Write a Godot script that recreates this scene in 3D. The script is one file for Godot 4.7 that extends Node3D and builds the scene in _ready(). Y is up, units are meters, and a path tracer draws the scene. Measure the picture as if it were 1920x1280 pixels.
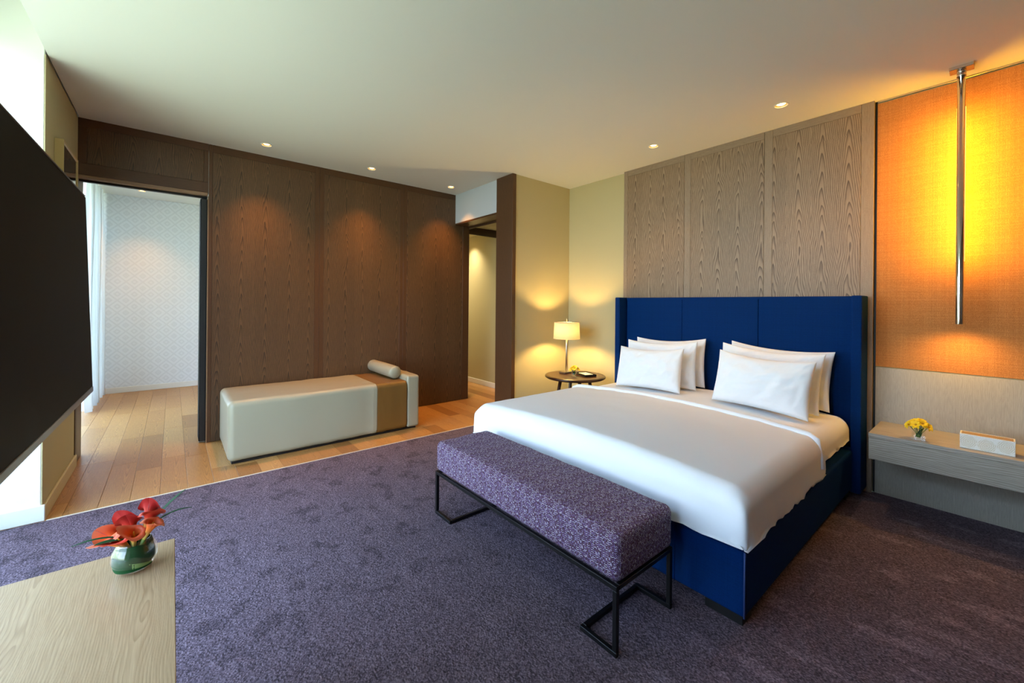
extends Node3D
# A hotel bedroom. World: x runs along the headboard wall (to the right), z comes out of it, y is up, metres.

const H := 2.957          # bedroom ceiling
const HN := 3.0           # ceiling of the next room
const XB := -0.03         # face of the timber wall
const ZW := 4.685         # face of the short beige wall
const ZF := 5.2           # inner face of the window wall
var used := {}
var M := {}
var rng := RandomNumberGenerator.new()

# ---------------------------------------------------------------- naming
func numbered(called: String) -> String:
	if not used.has(called):
		used[called] = 0
		return called
	used[called] += 1
	return "%s_%03d" % [called, used[called]]

func tag(o: Node3D, label: String, category: String, group := "") -> Node3D:
	o.set_meta("label", label)
	o.set_meta("category", category)
	if group != "":
		o.set_meta("group", group)
	return o

func thing(called: String, label: String, category: String, at := Vector3.ZERO, turn := 0.0, group := "") -> Node3D:
	var o := Node3D.new()
	o.name = numbered(called)
	add_child(o)
	o.position = at
	o.rotation.y = turn
	return tag(o, label, category, group)

func obj(called: String, m: Mesh, mat: Material, parent: Node3D, at := Vector3.ZERO, rot := Vector3.ZERO) -> MeshInstance3D:
	var o := MeshInstance3D.new()
	o.name = numbered(called) if parent == self else called
	o.mesh = m
	o.material_override = mat
	parent.add_child(o, true)
	o.position = at
	o.rotation = rot
	return o

func struct(called: String, m: Mesh, mat: Material, at := Vector3.ZERO, label := "") -> MeshInstance3D:
	var o := obj(called, m, mat, self, at)
	o.set_meta("kind", "structure")
	if label != "":
		o.set_meta("label", label)
	return o

# ---------------------------------------------------------------- shapes
func tri(st: SurfaceTool, p: Array, n: Vector3, uv: Array) -> void:
	var order := [0, 1, 2]
	if (p[1] - p[0]).cross(p[2] - p[0]).dot(n) > 0.0:
		order = [0, 2, 1]
	for i in order:
		st.set_normal(n)
		st.set_uv(uv[i])
		st.add_vertex(p[i])

func flat_uv(p: Vector3, n: Vector3, grain: int, uo: Vector2) -> Vector2:
	var a := n.abs()
	var k := 0 if a.x >= a.y and a.x >= a.z else (1 if a.y >= a.z else 2)
	var others := [0, 1, 2]
	others.erase(k)
	var along: int = grain if grain != k else others[1]
	var across: int = others[0] if others[0] != along else others[1]
	return Vector2(p[across], p[along]) + uo

# a box centred on its origin, every edge chamfered by c; the texture's v runs along axis `grain`
func cbox(size: Vector3, c := 0.003, grain := 1, uo := Vector2.ZERO) -> ArrayMesh:
	var st := SurfaceTool.new()
	st.begin(Mesh.PRIMITIVE_TRIANGLES)
	var h := size * 0.5
	c = minf(c, minf(h.x, minf(h.y, h.z)) * 0.49)
	var put := func(pts: Array, n: Vector3) -> void:
		var uv := []
		for q in pts:
			uv.append(flat_uv(q, n, grain, uo))
		for k in range(1, pts.size() - 1):
			tri(st, [pts[0], pts[k], pts[k + 1]], n, [uv[0], uv[k], uv[k + 1]])
	for a in 3:
		var b := (a + 1) % 3
		var d := (a + 2) % 3
		for s in [-1.0, 1.0]:
			var pts := []
			for q in [[-1, -1], [1, -1], [1, 1], [-1, 1]]:
				var v := Vector3.ZERO
				v[a] = s * h[a]
				v[b] = q[0] * (h[b] - c)
				v[d] = q[1] * (h[d] - c)
				pts.append(v)
			var n := Vector3.ZERO
			n[a] = s
			put.call(pts, n)
			for s2 in [-1.0, 1.0]:                       # chamfer between faces a and b
				var e := []
				for q in [[0, -1], [0, 1], [1, 1], [1, -1]]:
					var v := Vector3.ZERO
					v[a] = s * (h[a] - (c if q[0] == 1 else 0.0))
					v[b] = s2 * (h[b] - (0.0 if q[0] == 1 else c))
					v[d] = q[1] * (h[d] - c)
					e.append(v)
				var m := Vector3.ZERO
				m[a] = s
				m[b] = s2
				put.call(e, m.normalized())
	for x in [-1.0, 1.0]:
		for y in [-1.0, 1.0]:
			for z in [-1.0, 1.0]:
				var g := Vector3(x, y, z)
				put.call([Vector3(h.x, h.y - c, h.z - c) * g, Vector3(h.x - c, h.y, h.z - c) * g, Vector3(h.x - c, h.y - c, h.z) * g], g.normalized())
	return st.commit()

# a box from its two corners
func span(a: Vector3, b: Vector3, c := 0.003, grain := 1, uo := Vector2.ZERO) -> Array:
	return [cbox((b - a).abs(), c, grain, uo), (a + b) * 0.5]

func sbox(called: String, a: Vector3, b: Vector3, mat: Material, c := 0.002, grain := 1, uo := Vector2.ZERO) -> MeshInstance3D:
	var s := span(a, b, c, grain, uo)
	return struct(called, s[0], mat, s[1])

func pbox(called: String, a: Vector3, b: Vector3, mat: Material, parent: Node3D, c := 0.003, grain := 1, uo := Vector2.ZERO) -> MeshInstance3D:
	var s := span(a, b, c, grain, uo)
	return obj(called, s[0], mat, parent, s[1] - (parent.position if parent != self else Vector3.ZERO))

# a grid of points given by f(i, j) with smooth normals; rows i, columns j
func sheet(nu: int, nv: int, f: Callable, flip := false, uvf = null, colf = null, st: SurfaceTool = null) -> SurfaceTool:
	if st == null:
		st = SurfaceTool.new()
		st.begin(Mesh.PRIMITIVE_TRIANGLES)
	var p := []
	for i in nu + 1:
		for j in nv + 1:
			p.append(f.call(i, j))
	var w := nv + 1
	for i in nu:
		for j in nv:
			var q := [[i, j], [i + 1, j], [i + 1, j + 1], [i, j + 1]]
			var o := [0, 2, 1, 0, 3, 2] if flip else [0, 1, 2, 0, 2, 3]
			for k in o:
				var ij: Array = q[k]
				if colf != null:
					st.set_color(colf.call(ij[0], ij[1]))
				st.set_uv(uvf.call(ij[0], ij[1]) if uvf != null else Vector2(float(ij[0]) / nu, float(ij[1]) / nv))
				st.add_vertex(p[ij[0] * w + ij[1]])
	return st

func done(st: SurfaceTool) -> ArrayMesh:
	st.generate_normals()
	return st.commit()

func steps(h: float, r: float, k: int, m: int) -> PackedFloat32Array:
	var a := PackedFloat32Array()
	for i in k:
		a.append(-h + r * (1.0 - tan((1.0 - float(i) / k) * PI / 4.0)))
	for i in m + 1:
		a.append(lerpf(-(h - r), h - r, float(i) / m))
	for i in k:
		a.append(h - r * (1.0 - tan(float(i + 1) / k * PI / 4.0)))
	return a

# a box with rounded edges (radius r), faces may be left out; bend is an optional change of each point
func rbox(size: Vector3, r: float, k := 4, m := Vector3i(1, 1, 1), bend = null, skip := []) -> ArrayMesh:
	var h := size * 0.5
	var st := SurfaceTool.new()
	st.begin(Mesh.PRIMITIVE_TRIANGLES)
	var s := [steps(h.x, r, k, m.x), steps(h.y, r, k, m.y), steps(h.z, r, k, m.z)]
	for a in 3:
		var b := (a + 1) % 3
		var d := (a + 2) % 3
		for sg in [-1.0, 1.0]:
			if [a, sg] in skip:
				continue
			var raw := func(i: int, j: int) -> Vector3:
				var v := Vector3.ZERO
				v[a] = sg * h[a]
				v[b] = s[b][i]
				v[d] = s[d][j]
				return v
			var f := func(i: int, j: int) -> Vector3:
				var v: Vector3 = raw.call(i, j)
				var inner := v.clamp(-(h - Vector3.ONE * r), h - Vector3.ONE * r)
				var o := inner + (v - inner).normalized() * r
				return bend.call(o) if bend != null else o
			var uvf := func(i: int, j: int) -> Vector2:
				var v: Vector3 = raw.call(i, j)
				return Vector2(v.y, v.z) if a == 0 else (Vector2(v.x, v.z) if a == 1 else Vector2(v.x, v.y))
			sheet(s[b].size() - 1, s[d].size() - 1, f, sg > 0.0, uvf, null, st)
	return done(st)

# profile of [radius, height] turned about y, from the bottom up along the outside
func lathe(profile: Array, seg := 32) -> ArrayMesh:
	var f := func(i: int, j: int) -> Vector3:
		var a := TAU * float(j % seg) / seg
		var q: Array = profile[i]
		return Vector3(cos(a) * q[0], q[1], sin(a) * q[0])
	return done(sheet(profile.size() - 1, seg, f, true))

# a round tube of the radii along points
func tube(points: Array, radii: Array, seg := 10, st: SurfaceTool = null) -> SurfaceTool:
	var n := points.size()
	var rings := []
	var up := Vector3(0.137, 0.31, 0.94).normalized()
	for i in n:
		var t: Vector3 = (points[mini(i + 1, n - 1)] - points[maxi(i - 1, 0)]).normalized()
		var a := t.cross(up).normalized()
		var b := t.cross(a).normalized()
		rings.append([a, b])
	var f := func(i: int, j: int) -> Vector3:
		if i == 0:
			return points[0]
		if i == n + 1:
			return points[n - 1]
		var g := TAU * float(j % seg) / seg
		return points[i - 1] + (rings[i - 1][0] * cos(g) + rings[i - 1][1] * sin(g)) * radii[i - 1]
	return sheet(n + 1, seg, f, false, null, null, st)

func bar(a: Vector3, b: Vector3, w: float) -> Array:      # square bar parallel to an axis
	var d := (b - a).abs() + Vector3.ONE * w
	return [cbox(d, 0.0015), (a + b) * 0.5]

# ---------------------------------------------------------------- textures
func img(w: int, h: int, data: PackedByteArray, mips := false) -> ImageTexture:
	var im := Image.create_from_data(w, h, false, Image.FORMAT_RGB8, data)
	return ImageTexture.create_from_image(im)

func noise(seed_: int, freq: float, oct := 3) -> FastNoiseLite:
	var n := FastNoiseLite.new()
	n.seed = seed_
	n.frequency = freq
	n.noise_type = FastNoiseLite.TYPE_SIMPLEX
	n.fractal_octaves = oct
	return n

# crown-cut veneer: leaves of wood side by side, rings cut as long arches; v runs along the grain.
# light, dark: sRGB colours of the wood between rings and of the ring lines
func veneer(wpx: int, hpx: int, wm: float, lm: float, leaf: float, seed_: int, light: Color, dark: Color, contrast: float, arches: int, ring := 0.008, jumble := false) -> ImageTexture:
	var data := PackedByteArray()
	data.resize(wpx * hpx * 3)
	var taper := ring * arches / lm
	var nd := noise(seed_, 1.0, 3)
	var pore := noise(seed_ + 7, 1.0, 2)
	var at := 0
	var leaves := int(round(wm / leaf))
	var r := RandomNumberGenerator.new()
	r.seed = seed_
	var shift := []
	var tone := []
	for i in leaves:
		shift.append(r.randf_range(-0.02, 0.02) if not jumble else r.randf_range(-0.06, 0.06))
		tone.append(r.randf_range(-0.05, 0.05) * (1.0 if not jumble else 2.0))
	for y in hpx:
		var v := lm * y / hpx
		var env := sin(PI * y / hpx)                     # 0 at the two ends, so that the sheet repeats
		for x in wpx:
			var u := wm * x / wpx
			var li := int(u / leaf) % leaves
			var du := u - (li + 0.5) * leaf
			var seedv := li * 9.7 if jumble else (li % 2) * 9.7
			du += shift[li] + 0.012 * nd.get_noise_2d(v * 1.1, seedv)
			var w := nd.get_noise_2d(du * 6.0, v * 1.3 + seedv * 3.0) * 0.016 * env + nd.get_noise_2d(du * 20.0, v * 3.5 + seedv) * 0.0018 * env
			var f := sqrt(0.00035 + du * du) + taper * v + w
			var q := f / ring
			q -= floor(q)
			var line := q * q * q * (1.0 if q < 0.93 else (1.0 - q) / 0.07)
			var p := pore.get_noise_2d(u * 330.0, v * 9.0) * 0.5 + pore.get_noise_2d(u * 120.0, v * 2.3 + 40.0) * 0.3
			var t := clampf(contrast * line + 0.16 + p * 0.30 + tone[li], 0.0, 1.0)
			data[at] = int(lerpf(light.r, dark.r, t) * 255.0)
			data[at + 1] = int(lerpf(light.g, dark.g, t) * 255.0)
			data[at + 2] = int(lerpf(light.b, dark.b, t) * 255.0)
			at += 3
	return img(wpx, hpx, data)

func normal_of(data: PackedByteArray, w: int, h: int, strength: float) -> ImageTexture:
	var im := Image.create_from_data(w, h, false, Image.FORMAT_L8, data)
	im.convert(Image.FORMAT_RGBA8)
	im.bump_map_to_normal_map(strength)
	return ImageTexture.create_from_image(im)

func mat(called: String, color: Color, rough := 0.8, metal := 0.0) -> StandardMaterial3D:
	var m := StandardMaterial3D.new()
	m.resource_name = called
	m.albedo_color = color
	m.roughness = rough
	m.metallic = metal
	M[called] = m
	return m

func c8(r: float, g: float, b: float) -> Color:
	return Color(r / 255.0, g / 255.0, b / 255.0)

func tex(called: String, t: Texture2D, scale: Vector3, rough := 0.8, tint := Color.WHITE) -> StandardMaterial3D:
	var m := mat(called, tint, rough)
	m.albedo_texture = t
	m.uv1_scale = scale
	return m

func triplanar(m: StandardMaterial3D) -> void:
	m.uv1_triplanar = true
	m.uv1_triplanar_sharpness = 8.0

# woven cloth: two threads crossing; returns [colour, normal]
func weave(n: int, px: int, a: Color, b: Color, seed_: int, slub: float, depth := 4.0) -> Array:
	var data := PackedByteArray()
	data.resize(n * n * 3)
	var hd := PackedByteArray()
	hd.resize(n * n)
	var r := RandomNumberGenerator.new()
	r.seed = seed_
	var k := n / px
	var jit := PackedFloat32Array()
	for i in k * k:
		jit.append(r.randf())
	var row := PackedFloat32Array()
	var colm := PackedFloat32Array()
	for i in k:
		row.append(r.randf())
		colm.append(r.randf())
	var at := 0
	for y in n:
		var j := y / px
		var fy := sin(PI * (y % px + 0.5) / px)
		for x in n:
			var i := x / px
			var fx := sin(PI * (x % px + 0.5) / px)
			var over := (i + j) % 2 == 0
			var hgt := (0.45 + 0.55 * fx) if over else (0.45 + 0.55 * fy)
			var t := jit[j * k + i] * 0.5 + (colm[i] if over else row[j]) * 0.5
			t = clampf(t * slub + (1.0 - slub) * 0.5, 0.0, 1.0)
			data[at] = int(lerpf(a.r, b.r, t) * 255.0)
			data[at + 1] = int(lerpf(a.g, b.g, t) * 255.0)
			data[at + 2] = int(lerpf(a.b, b.b, t) * 255.0)
			hd[at / 3] = int(hgt * 255.0)
			at += 3
	return [img(n, n, data), normal_of(hd, n, n, depth)]

func carpet_textures(n: int) -> Array:
	var rn := RandomNumberGenerator.new()
	rn.seed = 11
	var half := n / 2
	var cell := PackedFloat32Array()
	for i in half * half:
		cell.append(rn.randf() - 0.5)
	var tuft := noise(12, 0.12, 2)
	var lean := noise(13, 0.0060, 4)
	lean.domain_warp_enabled = true
	lean.domain_warp_amplitude = 60.0
	lean.domain_warp_frequency = 0.006
	var data := PackedByteArray()
	data.resize(n * n * 3)
	var hd := PackedByteArray()
	hd.resize(n * n)
	var a := c8(44, 32, 40)
	var b := c8(160, 140, 155)
	var at := 0
	var streak := PackedFloat32Array()                    # brushed pile: pale streaks beside the bed, darker foot marks by the door
	var mark := PackedFloat32Array()
	for x in n:
		var xm := 5.8 * x / n
		streak.append(0.05 + 0.13 * smoothstep(4.0, 4.5, xm) + (0.13 if xm < 1.0 else 0.0))
		mark.append(0.06 + 0.10 * smoothstep(3.6, 2.6, xm))
	for y in n:
		for x in n:
			var s := cell[(y / 2) * half + x / 2] * 0.75 + (rn.randf() - 0.5) * 0.35 + tuft.get_noise_2d(x, y) * 0.16
			var l := smoothstep(0.22, 0.5, lean.get_noise_2d(x * 0.9, y * 2.4)) * streak[x] - smoothstep(0.3, 0.5, -lean.get_noise_2d(x * 1.6 + 3000.0, y * 2.0)) * mark[x]
			var t := clampf(0.42 + s * 0.62 + l, 0.0, 1.0)
			data[at] = int(lerpf(a.r, b.r, t) * 255.0)
			data[at + 1] = int(lerpf(a.g, b.g, t) * 255.0)
			data[at + 2] = int(lerpf(a.b, b.b, t) * 255.0)
			hd[at / 3] = int(clampf(0.5 + s * 0.6, 0.0, 1.0) * 255.0)
			at += 3
	return [img(n, n, data), normal_of(hd, n, n, 3.0)]

# ribs of slanted stitches, purple with pale yarn
func tweed_textures(n: int) -> Array:
	var data := PackedByteArray()
	data.resize(n * n * 3)
	var hd := PackedByteArray()
	hd.resize(n * n)
	var r := RandomNumberGenerator.new()
	r.seed = 5
	var cols := 20
	var rows := 28
	var cw := float(n) / cols
	var rh := float(n) / rows
	var dark := [c8(90, 56, 80), c8(76, 46, 60), c8(100, 66, 108), c8(108, 72, 94)]
	var pale := [c8(186, 176, 200), c8(212, 204, 218), c8(136, 108, 158), c8(158, 140, 180)]
	var pick := []
	for i in cols * rows:
		pick.append(pale[r.randi() % 4] if r.randf() < (0.78 if ((i / cols) % 2 == 0) else 0.12) else dark[r.randi() % 4])
	var ground := c8(64, 38, 70)
	var at := 0
	for y in n:
		for x in n:
			var i := int(x / cw)
			var fx := x / cw - i
			var yy := y + (fx if i % 2 == 0 else 1.0 - fx) * rh * 1.1
			var j := int(yy / rh) % rows
			var fy: float = yy / rh - floor(yy / rh)
			var e := pow(absf(fx - 0.5) * 2.1, 2.4) + pow(absf(fy - 0.5) * 2.3, 2.0)
			var hgt := sqrt(maxf(0.0, 1.0 - e))
			var k: Color = pick[j * cols + i] if e < 1.0 else ground
			data[at] = int(k.r * 255.0)
			data[at + 1] = int(k.g * 255.0)
			data[at + 2] = int(k.b * 255.0)
			hd[at / 3] = int(hgt * 255.0)
			at += 3
	return [img(n, n, data), normal_of(hd, n, n, 6.0)]

func wallpaper_texture(n: int) -> ImageTexture:      # printed lattice of nested diamonds
	var data := PackedByteArray()
	data.resize(n * n * 3)
	var at := 0
	for y in n:
		for x in n:
			var u := 2.0 * x / n
			var v := 2.0 * y / n
			var d := absf(fposmod(u, 1.0) - 0.5) + absf(fposmod(v, 1.0) - 0.5)      # diamonds of one set
			var ring := absf(sin(d * TAU * 1.5))
			var dots := 0.5 + 0.5 * cos(u * TAU * 7.0) * cos(v * TAU * 7.0)
			var on := 1.0 if ring > 0.8 else (0.5 if dots > 0.8 else 0.0)
			if d < 0.07:
				on = 1.0
			var t := 1.0 - 0.04 * on
			data[at] = int(238 * t)
			data[at + 1] = int(242 * t)
			data[at + 2] = int(245 * t)
			at += 3
	return img(n, n, data)

func lace_texture(w: int, h: int) -> ImageTexture:   # pale carved box: rings and scrolls
	var data := PackedByteArray()
	data.resize(w * h * 3)
	var ns := noise(31, 0.05, 3)
	var at := 0
	for y in h:
		for x in w:
			var on := 0.0
			for c in [[0.16, 0.5], [0.5, 0.4], [0.84, 0.55]]:
				var d := Vector2((float(x) / w - c[0]) * 2.6, float(y) / h - c[1]).length()
				if d < 0.42:
					on = maxf(on, 0.8 if absf(sin(d * 34.0 + 0.6 * sin(8.0 * atan2(float(y) / h - c[1], (float(x) / w - c[0]) * 2.6)))) > 0.72 else 0.0)
			if on == 0.0 and absf(ns.get_noise_2d(x * 1.2, y * 1.2)) < 0.06:
				on = 0.7
			data[at] = int(lerpf(244, 214, on))
			data[at + 1] = int(lerpf(242, 204, on))
			data[at + 2] = int(lerpf(234, 178, on))
			at += 3
	return img(w, h, data)

func make_materials() -> void:
	mat("ceiling_paint", c8(226, 226, 218), 0.92)
	mat("white_paint", c8(238, 238, 232), 0.85)
	mat("beige_paint", c8(190, 178, 136), 0.88)
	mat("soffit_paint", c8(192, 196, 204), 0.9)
	mat("baseboard_paint", c8(236, 234, 226), 0.5)
	mat("beige_base", c8(206, 190, 150), 0.55)
	# timber
	var vh := veneer(512, 1536, 0.72, 3.0, 0.18, 3, c8(170, 144, 116), c8(78, 58, 40), 0.9, 22, 0.0115)
	tex("headboard_veneer", vh, Vector3(1 / 0.72, 1 / 3.0, 1), 0.5)
	var vs := veneer(256, 1024, 0.5, 3.0, 0.5, 4, c8(158, 136, 112), c8(98, 78, 60), 0.25, 1, 0.004)
	tex("headboard_stile", vs, Vector3(1 / 0.5, 1 / 3.0, 1), 0.5)
	var vb := veneer(512, 1536, 0.84, 3.0, 0.21, 8, c8(114, 84, 55), c8(40, 28, 17), 0.74, 20, 0.011)
	tex("wall_veneer", vb, Vector3(1 / 0.84, 1 / 3.0, 1), 0.42)
	tex("wall_stile", vs, Vector3(1 / 0.5, 1 / 3.0, 1), 0.42, c8(150, 120, 92))
	tex("edge_wood", vs, Vector3(1 / 0.5, 1 / 3.0, 1), 0.5, c8(120, 98, 80))
	tex("pale_trim", vs, Vector3(1 / 0.5, 1 / 3.0, 1), 0.4, c8(255, 240, 224))
	var vg := veneer(512, 1024, 0.4, 2.0, 0.4, 15, c8(188, 180, 166), c8(96, 88, 76), 0.55, 7, 0.013)
	tex("shelf_veneer", vg, Vector3(1 / 0.4, 1 / 2.0, 1), 0.4)
	var vp := veneer(256, 1024, 0.5, 3.0, 0.5, 17, c8(182, 174, 158), c8(118, 110, 98), 0.3, 1, 0.004)
	tex("grey_panel", vp, Vector3(1 / 0.25, 1 / 3.0, 1), 0.55)
	var vf := veneer(512, 1024, 0.96, 1.9, 0.16, 21, c8(204, 154, 92), c8(136, 90, 46), 0.6, 9, 0.007, true)
	for i in 5:
		tex("plank_%d" % i, vf, Vector3(1 / 0.96, 1 / 1.9, 1), 0.36, [c8(255, 255, 255), c8(244, 238, 228), c8(234, 226, 212), c8(254, 250, 238), c8(218, 206, 190)][i])
	var vc := veneer(768, 1536, 0.6, 2.4, 0.2, 27, c8(188, 158, 120), c8(134, 102, 68), 0.5, 10, 0.005)
	tex("console_oak", vc, Vector3(1 / 0.6, 1 / 2.4, 1), 0.3)
	tex("table_walnut", vb, Vector3(1 / 0.84, 1 / 3.0, 1), 0.3, c8(160, 110, 82))
	# cloth
	var ct := carpet_textures(2048)
	var carpet := tex("carpet", ct[0], Vector3(1 / 5.8, 1 / 5.8, 1), 0.97)
	carpet.normal_enabled = true
	carpet.normal_texture = ct[1]
	carpet.normal_scale = 0.5
	var tw := tweed_textures(512)
	var t := tex("tweed", tw[0], Vector3(1 / 0.15, 1 / 0.125, 1), 0.75)
	t.normal_enabled = true
	t.normal_texture = tw[1]
	var bl := weave(256, 4, c8(4, 54, 116), c8(0, 38, 90), 2, 0.8)
	var blue := tex("blue_cloth", bl[0], Vector3(1 / 0.14, 1 / 0.14, 1 / 0.14), 0.7)
	blue.normal_enabled = true
	blue.normal_texture = bl[1]
	blue.metallic_specular = 0.2
	triplanar(blue)
	mat("blue_piping", c8(44, 66, 120), 0.6)
	var ow := weave(256, 4, c8(212, 146, 82), c8(176, 110, 54), 9, 0.9)
	var orange := tex("orange_cloth", ow[0], Vector3(1 / 0.3, 1 / 0.3, 1), 0.85)
	orange.normal_enabled = true
	orange.normal_texture = ow[1]
	var li := mat("linen", c8(243, 245, 248), 0.85)
	li.rim_enabled = false
	mat("sheet_linen", c8(242, 243, 245), 0.85)
	mat("cream_leather", c8(162, 156, 132), 0.36)
	mat("tan_leather", c8(118, 84, 36), 0.42)
	var sheer := mat("sheer_cloth", c8(236, 240, 242), 0.9)
	sheer.backlight_enabled = true
	sheer.backlight = Color(0.5, 0.52, 0.53)
	tex("wallpaper", wallpaper_texture(512), Vector3(1 / 0.38, 1 / 0.38, 1), 0.8)
	tex("lace", lace_texture(384, 160), Vector3(1 / 0.22, 1 / 0.086, 1), 0.35)
	mat("gold_top", c8(186, 150, 92), 0.35, 0.5)
	# metal, glass, plastic
	mat("black_metal", c8(16, 15, 17), 0.4, 0.2)
	mat("black_gloss", c8(8, 8, 11), 0.6).metallic_specular = 0.25
	mat("screen", c8(12, 12, 13), 0.5).metallic_specular = 0.22
	mat("dark_plastic", c8(34, 34, 36), 0.45)
	mat("grey_metal", c8(150, 150, 150), 0.3, 0.9)
	mat("chrome", c8(225, 222, 218), 0.08, 1.0)
	mat("brushed_nickel", c8(190, 182, 170), 0.28, 1.0)
	mat("edge_strip", c8(236, 222, 196), 0.4, 0.3)
	mat("black_wood", c8(14, 12, 12), 0.5)
	mat("window_frame", c8(70, 74, 78), 0.4, 0.5)
	var pane := mat("pane", Color(0.95, 0.98, 0.98, 0.04), 0.02)
	pane.transparency = BaseMaterial3D.TRANSPARENCY_ALPHA
	var glass := mat("glass", Color(0.55, 0.68, 0.62, 0.012), 0.02)
	glass.transparency = BaseMaterial3D.TRANSPARENCY_ALPHA
	glass.metallic_specular = 0.5
	var water := mat("water", Color(0.5, 0.65, 0.58, 0.012), 0.02)
	water.transparency = BaseMaterial3D.TRANSPARENCY_ALPHA
	water.metallic_specular = 0.1
	mat("mirror", c8(225, 225, 225), 0.04, 1.0)
	mat("gilt_frame", c8(198, 172, 112), 0.4, 0.1)
	# plants
	var petal := mat("petal", Color.WHITE, 0.55)
	petal.vertex_color_use_as_albedo = true
	petal.backlight_enabled = true
	petal.backlight = Color(0.25, 0.12, 0.06)
	mat("stem_green", c8(92, 128, 52), 0.5)
	mat("leaf_green", c8(20, 70, 32), 0.65).metallic_specular = 0.3
	mat("leaf_light", c8(120, 160, 90), 0.65)
	var yp := mat("yellow_petal", c8(250, 214, 36), 0.6)
	yp.backlight_enabled = true
	yp.backlight = Color(0.35, 0.25, 0.03)
	mat("yellow_heart", c8(214, 150, 20), 0.7)
	mat("paper", c8(240, 232, 216), 0.8)
	var shade := mat("lamp_shade", c8(244, 232, 206), 0.9)
	shade.backlight_enabled = true
	shade.backlight = Color(1.0, 0.97, 0.88)
	glow("bulb_glow", Color(1.0, 0.80, 0.50), 30.0)
	glow("spot_glow", Color(1.0, 0.78, 0.46), 14.0)
	glow("led_glow", Color(1.0, 0.78, 0.36), 6.0)
	mat("reflector", c8(214, 196, 160), 0.3, 0.6)
	mat("outside_ground", c8(120, 128, 110), 0.9)

func glow(called: String, c: Color, e: float) -> void:
	var m := mat(called, c, 0.5)
	m.emission_enabled = true
	m.emission = c
	m.emission_energy_multiplier = e

# ---------------------------------------------------------------- camera, sky
func setup_view() -> void:
	var cam := Camera3D.new()
	cam.name = "camera"
	var yaw := 0.8761
	var roll := 0.0087
	var fpx := 763.98
	var f := Vector3(-sin(yaw), 0, -cos(yaw))
	var r0 := Vector3(cos(yaw), 0, -sin(yaw))
	var r := r0 * cos(roll) + Vector3.UP * sin(roll)
	var u := Vector3.UP * cos(roll) - r0 * sin(roll)
	cam.transform = Transform3D(Basis(r, u, -f), Vector3(4.9977, 1.4, 4.0582))
	cam.projection = Camera3D.PROJECTION_FRUSTUM
	cam.near = 0.05
	cam.far = 200.0
	cam.size = 0.05 * 1280.0 / fpx
	cam.frustum_offset = Vector2(0, -0.05 * (640.0 - 569.83) / fpx)
	add_child(cam)
	cam.current = true
	var env := Environment.new()
	env.background_mode = Environment.BG_SKY
	var sky := Sky.new()
	var ps := ProceduralSkyMaterial.new()
	ps.sky_top_color = Color(0.60, 0.74, 0.90)
	ps.sky_horizon_color = Color(0.88, 0.94, 0.96)
	ps.ground_bottom_color = Color(0.55, 0.61, 0.55)
	ps.ground_horizon_color = Color(0.80, 0.86, 0.84)
	ps.sky_energy_multiplier = 1.0
	ps.ground_energy_multiplier = 1.0
	sky.sky_material = ps
	env.sky = sky
	env.background_energy_multiplier = 15.5
	env.ambient_light_source = Environment.AMBIENT_SOURCE_BG
	env.tonemap_mode = Environment.TONE_MAPPER_LINEAR
	env.tonemap_exposure = 1.0
	env.sdfgi_enabled = true
	env.ssao_enabled = true
	env.ssil_enabled = true
	var we := WorldEnvironment.new()
	we.name = "environment"
	we.environment = env
	add_child(we)

func spot(parent: Node3D, at: Vector3, energy: float, angle: float, color := Color(1.0, 0.69, 0.35), size := 0.03) -> void:
	var l := SpotLight3D.new()
	l.name = "beam"
	parent.add_child(l, true)
	l.position = at
	l.rotation = Vector3(-PI / 2, 0, 0)
	l.light_energy = energy
	l.light_color = color
	l.spot_angle = angle
	l.spot_angle_attenuation = 1.0
	l.spot_range = 12.0
	l.spot_attenuation = 2.0
	l.light_size = size
	l.shadow_enabled = true

# ---------------------------------------------------------------- the setting
var bed_lamps := [Vector2(0.325, 3.352), Vector2(0.31, 2.29), Vector2(0.28, 1.204), Vector2(2.81, 0.45), Vector2(3.90, 0.448)]
var next_lamp := Vector2(-3.02, 4.41)

func csg_slab(called: String, a: Vector3, b: Vector3, mat_: Material, holes: Array, y: float) -> void:
	var root := CSGCombiner3D.new()
	root.name = numbered(called)
	add_child(root)
	root.set_meta("kind", "structure")
	var s := CSGBox3D.new()
	s.name = "slab"
	s.size = (b - a).abs()
	s.position = (a + b) * 0.5
	s.material = mat_
	root.add_child(s)
	for h in holes:
		var c := CSGCylinder3D.new()
		c.name = "hole"
		c.operation = CSGShape3D.OPERATION_SUBTRACTION
		c.radius = 0.041
		c.height = 0.16
		c.sides = 24
		c.material = mat_
		c.position = Vector3(h.x, y, h.y)
		root.add_child(c, true)

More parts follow.
